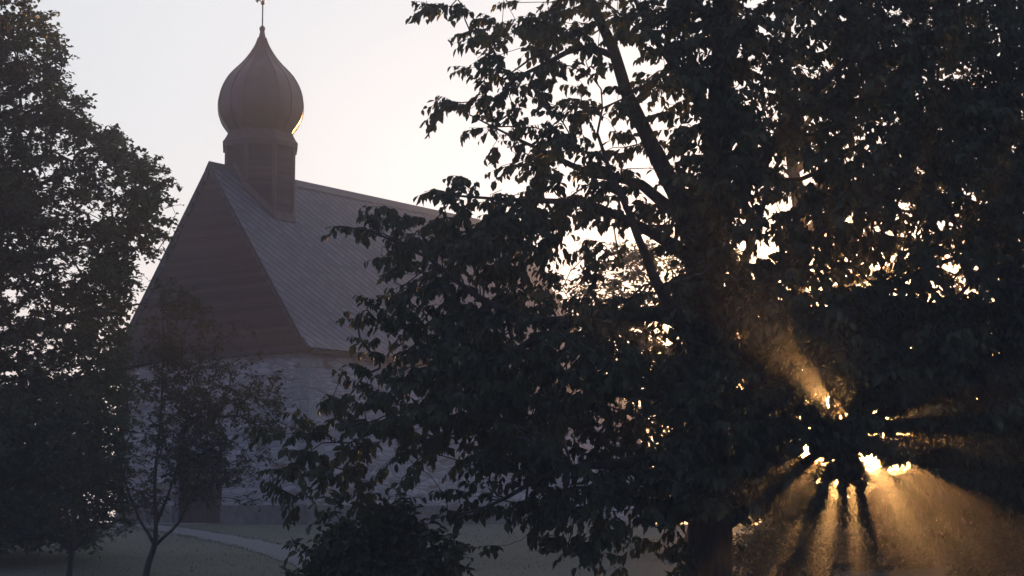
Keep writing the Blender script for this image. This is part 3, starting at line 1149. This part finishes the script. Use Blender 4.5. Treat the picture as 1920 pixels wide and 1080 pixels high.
# ---- two slender young trees on the lawn
def small_tree(px, gy, label, rows, x0, y0, cell, per, Y, forks, seed):
    reseed(30 + seed)
    b = at(px[0], gy, Y)
    tr = spl([(b.x, Y, gz(b.x, Y) - .1, .062)] + [W_(*q) for q in forks[0]], .15)
    ls = [tr] + [spl([W_(*q) for q in f], .15) for f in forks[1:]]
    T = grid_targets(rows, x0, y0, cell, cell, per, Y, .5, gaps=.5)
    return make_tree('young_tree', label, 'tree', ls, T, M_LEAF_SMALL, 16, .22, .070, .55, rich=False, droop=.3, sidew=.8, tw=3, r0=.0032, maxr=.03, jit=.5, flat=1.3, sag=.25,
                     group='young trees on the lawn')
YS = 30.5
small_tree((272, 0), 1090, 'slender young tree with forked stem and thin brownish leaves before the church door',
    ['..........',
     '..1211....',
     '.12321....',
     '.1332211..',
     '.1343321..',
     '..1333321.',
     '..2333332.',
     '.12344332.',
     '.123443331',
     '..2344332.',
     '..1333321.',
     '...13321..'], 190, 486, 38, 14.0, YS,
    [[(275, 1070, YS, .055), (282, 1045, YS, .052), (290, 1020, YS, .048), (292, 985, YS, .036), (290, 900, YS, .03), (300, 800, YS, .02), (305, 700, YS, .014), (306, 620, YS, .009), (300, 540, YS, .004)],
     [(289, 1022, YS, .034), (278, 1000, YS, .03), (262, 975, YS, .026), (240, 920, YS, .02), (222, 850, YS, .013), (212, 790, YS, .005)],
     [(289, 1025, YS, .034), (310, 1005, YS, .03), (335, 980, YS, .026), (362, 920, YS, .02), (385, 860, YS, .014), (410, 830, YS, .006)],
     [(292, 985, YS, .03), (325, 900, YS + .2, .022), (350, 800, YS + .2, .014), (370, 720, YS + .2, .006)]], 1)
small_tree((128, 0), 1092, 'slender young tree with forked stem half hidden under the tall left tree',
    ['...1221...',
     '..123321..',
     '..2333321.',
     '.12333332.',
     '.12344332.',
     '..2344332.',
     '..1333321.'], 0, 740, 38, 9.0, YS + .8,
    [[(131, 1065, YS + .8, .05), (133, 1035, YS + .8, .045), (128, 990, YS + .8, .03), (120, 900, YS + .8, .02), (118, 800, YS + .8, .006)],
     [(133, 1036, YS + .8, .03), (160, 1010, YS + .8, .024), (190, 960, YS + .8, .016), (215, 890, YS + .8, .006)],
     [(132, 1036, YS + .8, .03), (105, 1000, YS + .8, .024), (75, 950, YS + .8, .014), (50, 890, YS + .8, .006)]], 2)


# ---- shrubs
def shrub(label, px0, px1, py_top, Y, n, mat, size, rows=None, depth=1.0, group=None, name='shrub', leaf_n=16, seed=0, rich=True, topfn=None, wid=.55):
    reseed(40 + seed)
    rg = np.random.default_rng(seed)
    cx = (px0 + px1) / 2
    b = gl(cx, Y, .03, 0)
    zb = b[2]
    hw_ = (px1 - px0) / 2 / 3376 * Y
    zt_ = at(cx, py_top, Y).z
    ls = []
    for k in range(9):
        a = rg.random() * 6.28
        r_ = rg.uniform(.3, .8)
        e_ = (b[0] + math.cos(a) * hw_ * r_, Y + math.sin(a) * depth * r_, zb + (zt_ - zb) * rg.uniform(.55, .9), .008)
        m_ = (b[0] + math.cos(a) * hw_ * r_ * .35, Y + math.sin(a) * depth * r_ * .35, zb + (e_[2] - zb) * .55, .018)
        ls.append(spl([(b[0] + rg.normal(0, .08), Y + rg.normal(0, .08), zb - .15, .028), m_, e_], .15))
    T_ = []
    while len(T_) < n:
        v = rg.normal(0, 1, 3); v /= np.linalg.norm(v)
        v = v * rg.uniform(.45, 1.0) ** .5
        v[2] = abs(v[2])
        lump = 1 + .26 * math.sin(v[0] * 6 + seed) * math.cos(v[1] * 4 + seed * 2) + rg.normal(0, .09)
        T_.append((b[0] + v[0] * hw_ * lump, Y + v[1] * depth * lump, zb + v[2] * (zt_ - zb) * lump))
    return make_tree(name, label, 'shrub', ls, np.array(T_), mat, leaf_n, .26, size, wid, rich=rich, droop=.35, sidew=.6, r0=.003, maxr=.02, jit=.5, flat=1.0, group=group)

shrub('dark leafy shrub under the hanging boughs left of the big trunk', 545, 880, 968, 21.0, 950, M_LEAF_NEAR, .095, seed=4, depth=.9)
shrub('low dark shrub growing against the foot of the big trunk', 1235, 1330, 1058, 21.3, 70, M_LEAF_NEAR, .10, seed=5, depth=.4)
shrub('pale misty round bush directly right of the big trunk', 1375, 1560, 935, 30.0, 620, M_LEAF_FAR, .07, seed=6, rich=False, leaf_n=18)
shrub('bush beneath the sun rays, lowest of the row', 1480, 1740, 893, 33.0, 900, M_LEAF_FAR, .075, seed=7, rich=False, leaf_n=18)
shrub('wide dusky bush right of the sun rays', 1640, 1900, 872, 35.0, 720, M_LEAF_FAR, .08, seed=8, rich=False, leaf_n=18, depth=1.3)
shrub('dark bush at the lower right corner', 1780, 2080, 880, 31.0, 720, M_LEAF_FAR, .085, seed=9, rich=False, leaf_n=18, depth=1.2)

# ---- trees standing behind the near tree on the right
def back_tree(label, px, Y, top, r, rows, x0, y0, cell, per, seed, size=.12):
    reseed(60 + seed)
    T_ = grid_targets(rows, x0, y0, cell, cell, per, Y, 1.6)
    ls = tree_limbs(px, Y, top, r, 330, 12, seed=seed, start=.25)
    return make_tree('tree', label, 'tree', ls, T_, M_LEAF_FAR, 26, .5, size, .7, rich=False, droop=.4, sidew=.7, tw=3, r0=.006, maxr=.08, jit=.45, flat=1.0, group='trees behind the big tree')
back_tree('dark tree at the right edge behind the big tree, thick crossing bough near its top', 1880, 33.0, -380, .26, [
    '....1232....',
    '..14566654..',
    '..24566666..',
    '.1345666665.',
    '.1234566666.',   # 0
    '.1233456666.',
    '.1233455666.',
    '.1234566666.',
    '.1245666666.',
    '.1345666666.',   # 400
    '.1245666666.',
    '..666666666.',
    '..666666666.',
    '...55666666.',
    '...16777777.',   # 800 - 160 = 640
    '...1.577777.',
    '....1577777.',
    '....1577777.',
    '....1466666.',
], 1440, -320, 80, 4.0, 11)
back_tree('dark tree behind the middle of the big tree crown', 1480, 36.0, -160, .22, [
    '...11211....',
    '..122332....',
    '..2233343...',
    '..23333443..',   # 160
    '..233333443.',
    '..222233433.',
    '..122223333.',
    '..122222332.',
    '...12222221.',
    '...1111121..',
], 1180, -80, 80, 3.0, 12)
back_tree('dark tree behind the left half of the big tree, added between chancel and trunk for shade', 1290, 40.0, 560, .20, [  # added to keep the low sun off the near crown's left side
    '....333...',
    '...45554..',
    '..4566655.',
    '..5666665.',   # 570
    '...677776.',
    '...677776.',
    '.....7777.',
    '.....7777.',
    '.....5677.',
], 900, 390, 60, 4.6, 13)

# ---- far treeline beyond the churchyard, sunward tops raised to block low light
far_specs = [(-330, 96, 900, 200), (-150, 92, 885, 190), (30, 95, 880, 200), (1180, 98, 872, 200), (1335, 94, 782, 190), (1405, 96, 772, 150), (1480, 98, 846, 200), (1630, 95, 852, 200), (1790, 97, 846, 210), (1950, 93, 855, 210), (2120, 98, 850, 220)]  # tree right of the trunk is added, the one behind it raised, for shade
far_labels = ['far misty round tree beyond the left edge', 'far misty tree second from the left edge', 'far misty tree behind the left maple', 'far misty low tree just right of the chancel', 'far misty tree behind the big trunk, raised to shade the near leaves', 'tallest far misty tree, added for shade just right of the big trunk', 'far misty tree seen through the low boughs right of the big trunk',
              'far misty low tree under the sun', 'far misty tree right of the sun', 'far misty tree near the right edge', 'far misty tree beyond the right edge']
for k, ((px, Y, top, wpx), lb) in enumerate(zip(far_specs, far_labels)):
    x = (px - 960) / 3376 * Y
    zb = gz(x, Y)
    zt_ = at(px, top, Y).z
    hw_ = wpx / 2 / 3376 * Y
    rg = np.random.default_rng(100 + k)
    reseed(200 + k)
    T_ = []
    for _ in range(260):
        v = rg.normal(0, 1, 3); v /= np.linalg.norm(v)
        v *= rg.random() ** .4
        T_.append((x + v[0] * hw_ * 1.1, Y + v[1] * 2.2, zb + (zt_ - zb) * (.52 + .48 * v[2] * rg.uniform(.85, 1.1))))
    ls = [spl([(x, Y, zb - .2, .2), (x + .1, Y, zb + (zt_ - zb) * .5, .12), (x, Y, zt_ - .5, .03)], .5)]
    make_tree('distant_tree', lb, 'tree', ls, np.array(T_), M_LEAF_FAR, 14, .7, .26, .75, rich=False, droop=.2, sidew=.8, tw=2, r0=.012, maxr=.08, jit=.6, flat=1.2, group='misty trees beyond the churchyard', twigs=False)

# ------------------------------------------------------------------ haze
bm = bmesh.new()
box(bm, -155, 155, -65, 245, -2.0, 24.0)
hm = bpy.data.materials.new('haze')
hm.use_nodes = True
t = hm.node_tree
t.nodes.remove(t.nodes['Principled BSDF'])
vols = []
for col, den, g_ in (((.90, .93, 1.0, 1), .0010, .955), ((.80, .87, 1.0, 1), .0015, .15)):   # droplets throw the light forward, finer mist spreads it
    pv = t.nodes.new('ShaderNodeVolumePrincipled')
    pv.inputs['Color'].default_value = col
    pv.inputs['Density'].default_value = den
    pv.inputs['Anisotropy'].default_value = g_
    vols.append(pv)
ad = t.nodes.new('ShaderNodeAddShader')
t.links.new(vols[0].outputs[0], ad.inputs[0])
t.links.new(vols[1].outputs[0], ad.inputs[1])
t.links.new(ad.outputs[0], t.nodes['Material Output'].inputs['Volume'])
hz = obj('haze', bm, hm)
tag(hz, 'thin morning mist over the whole churchyard', kind='stuff')
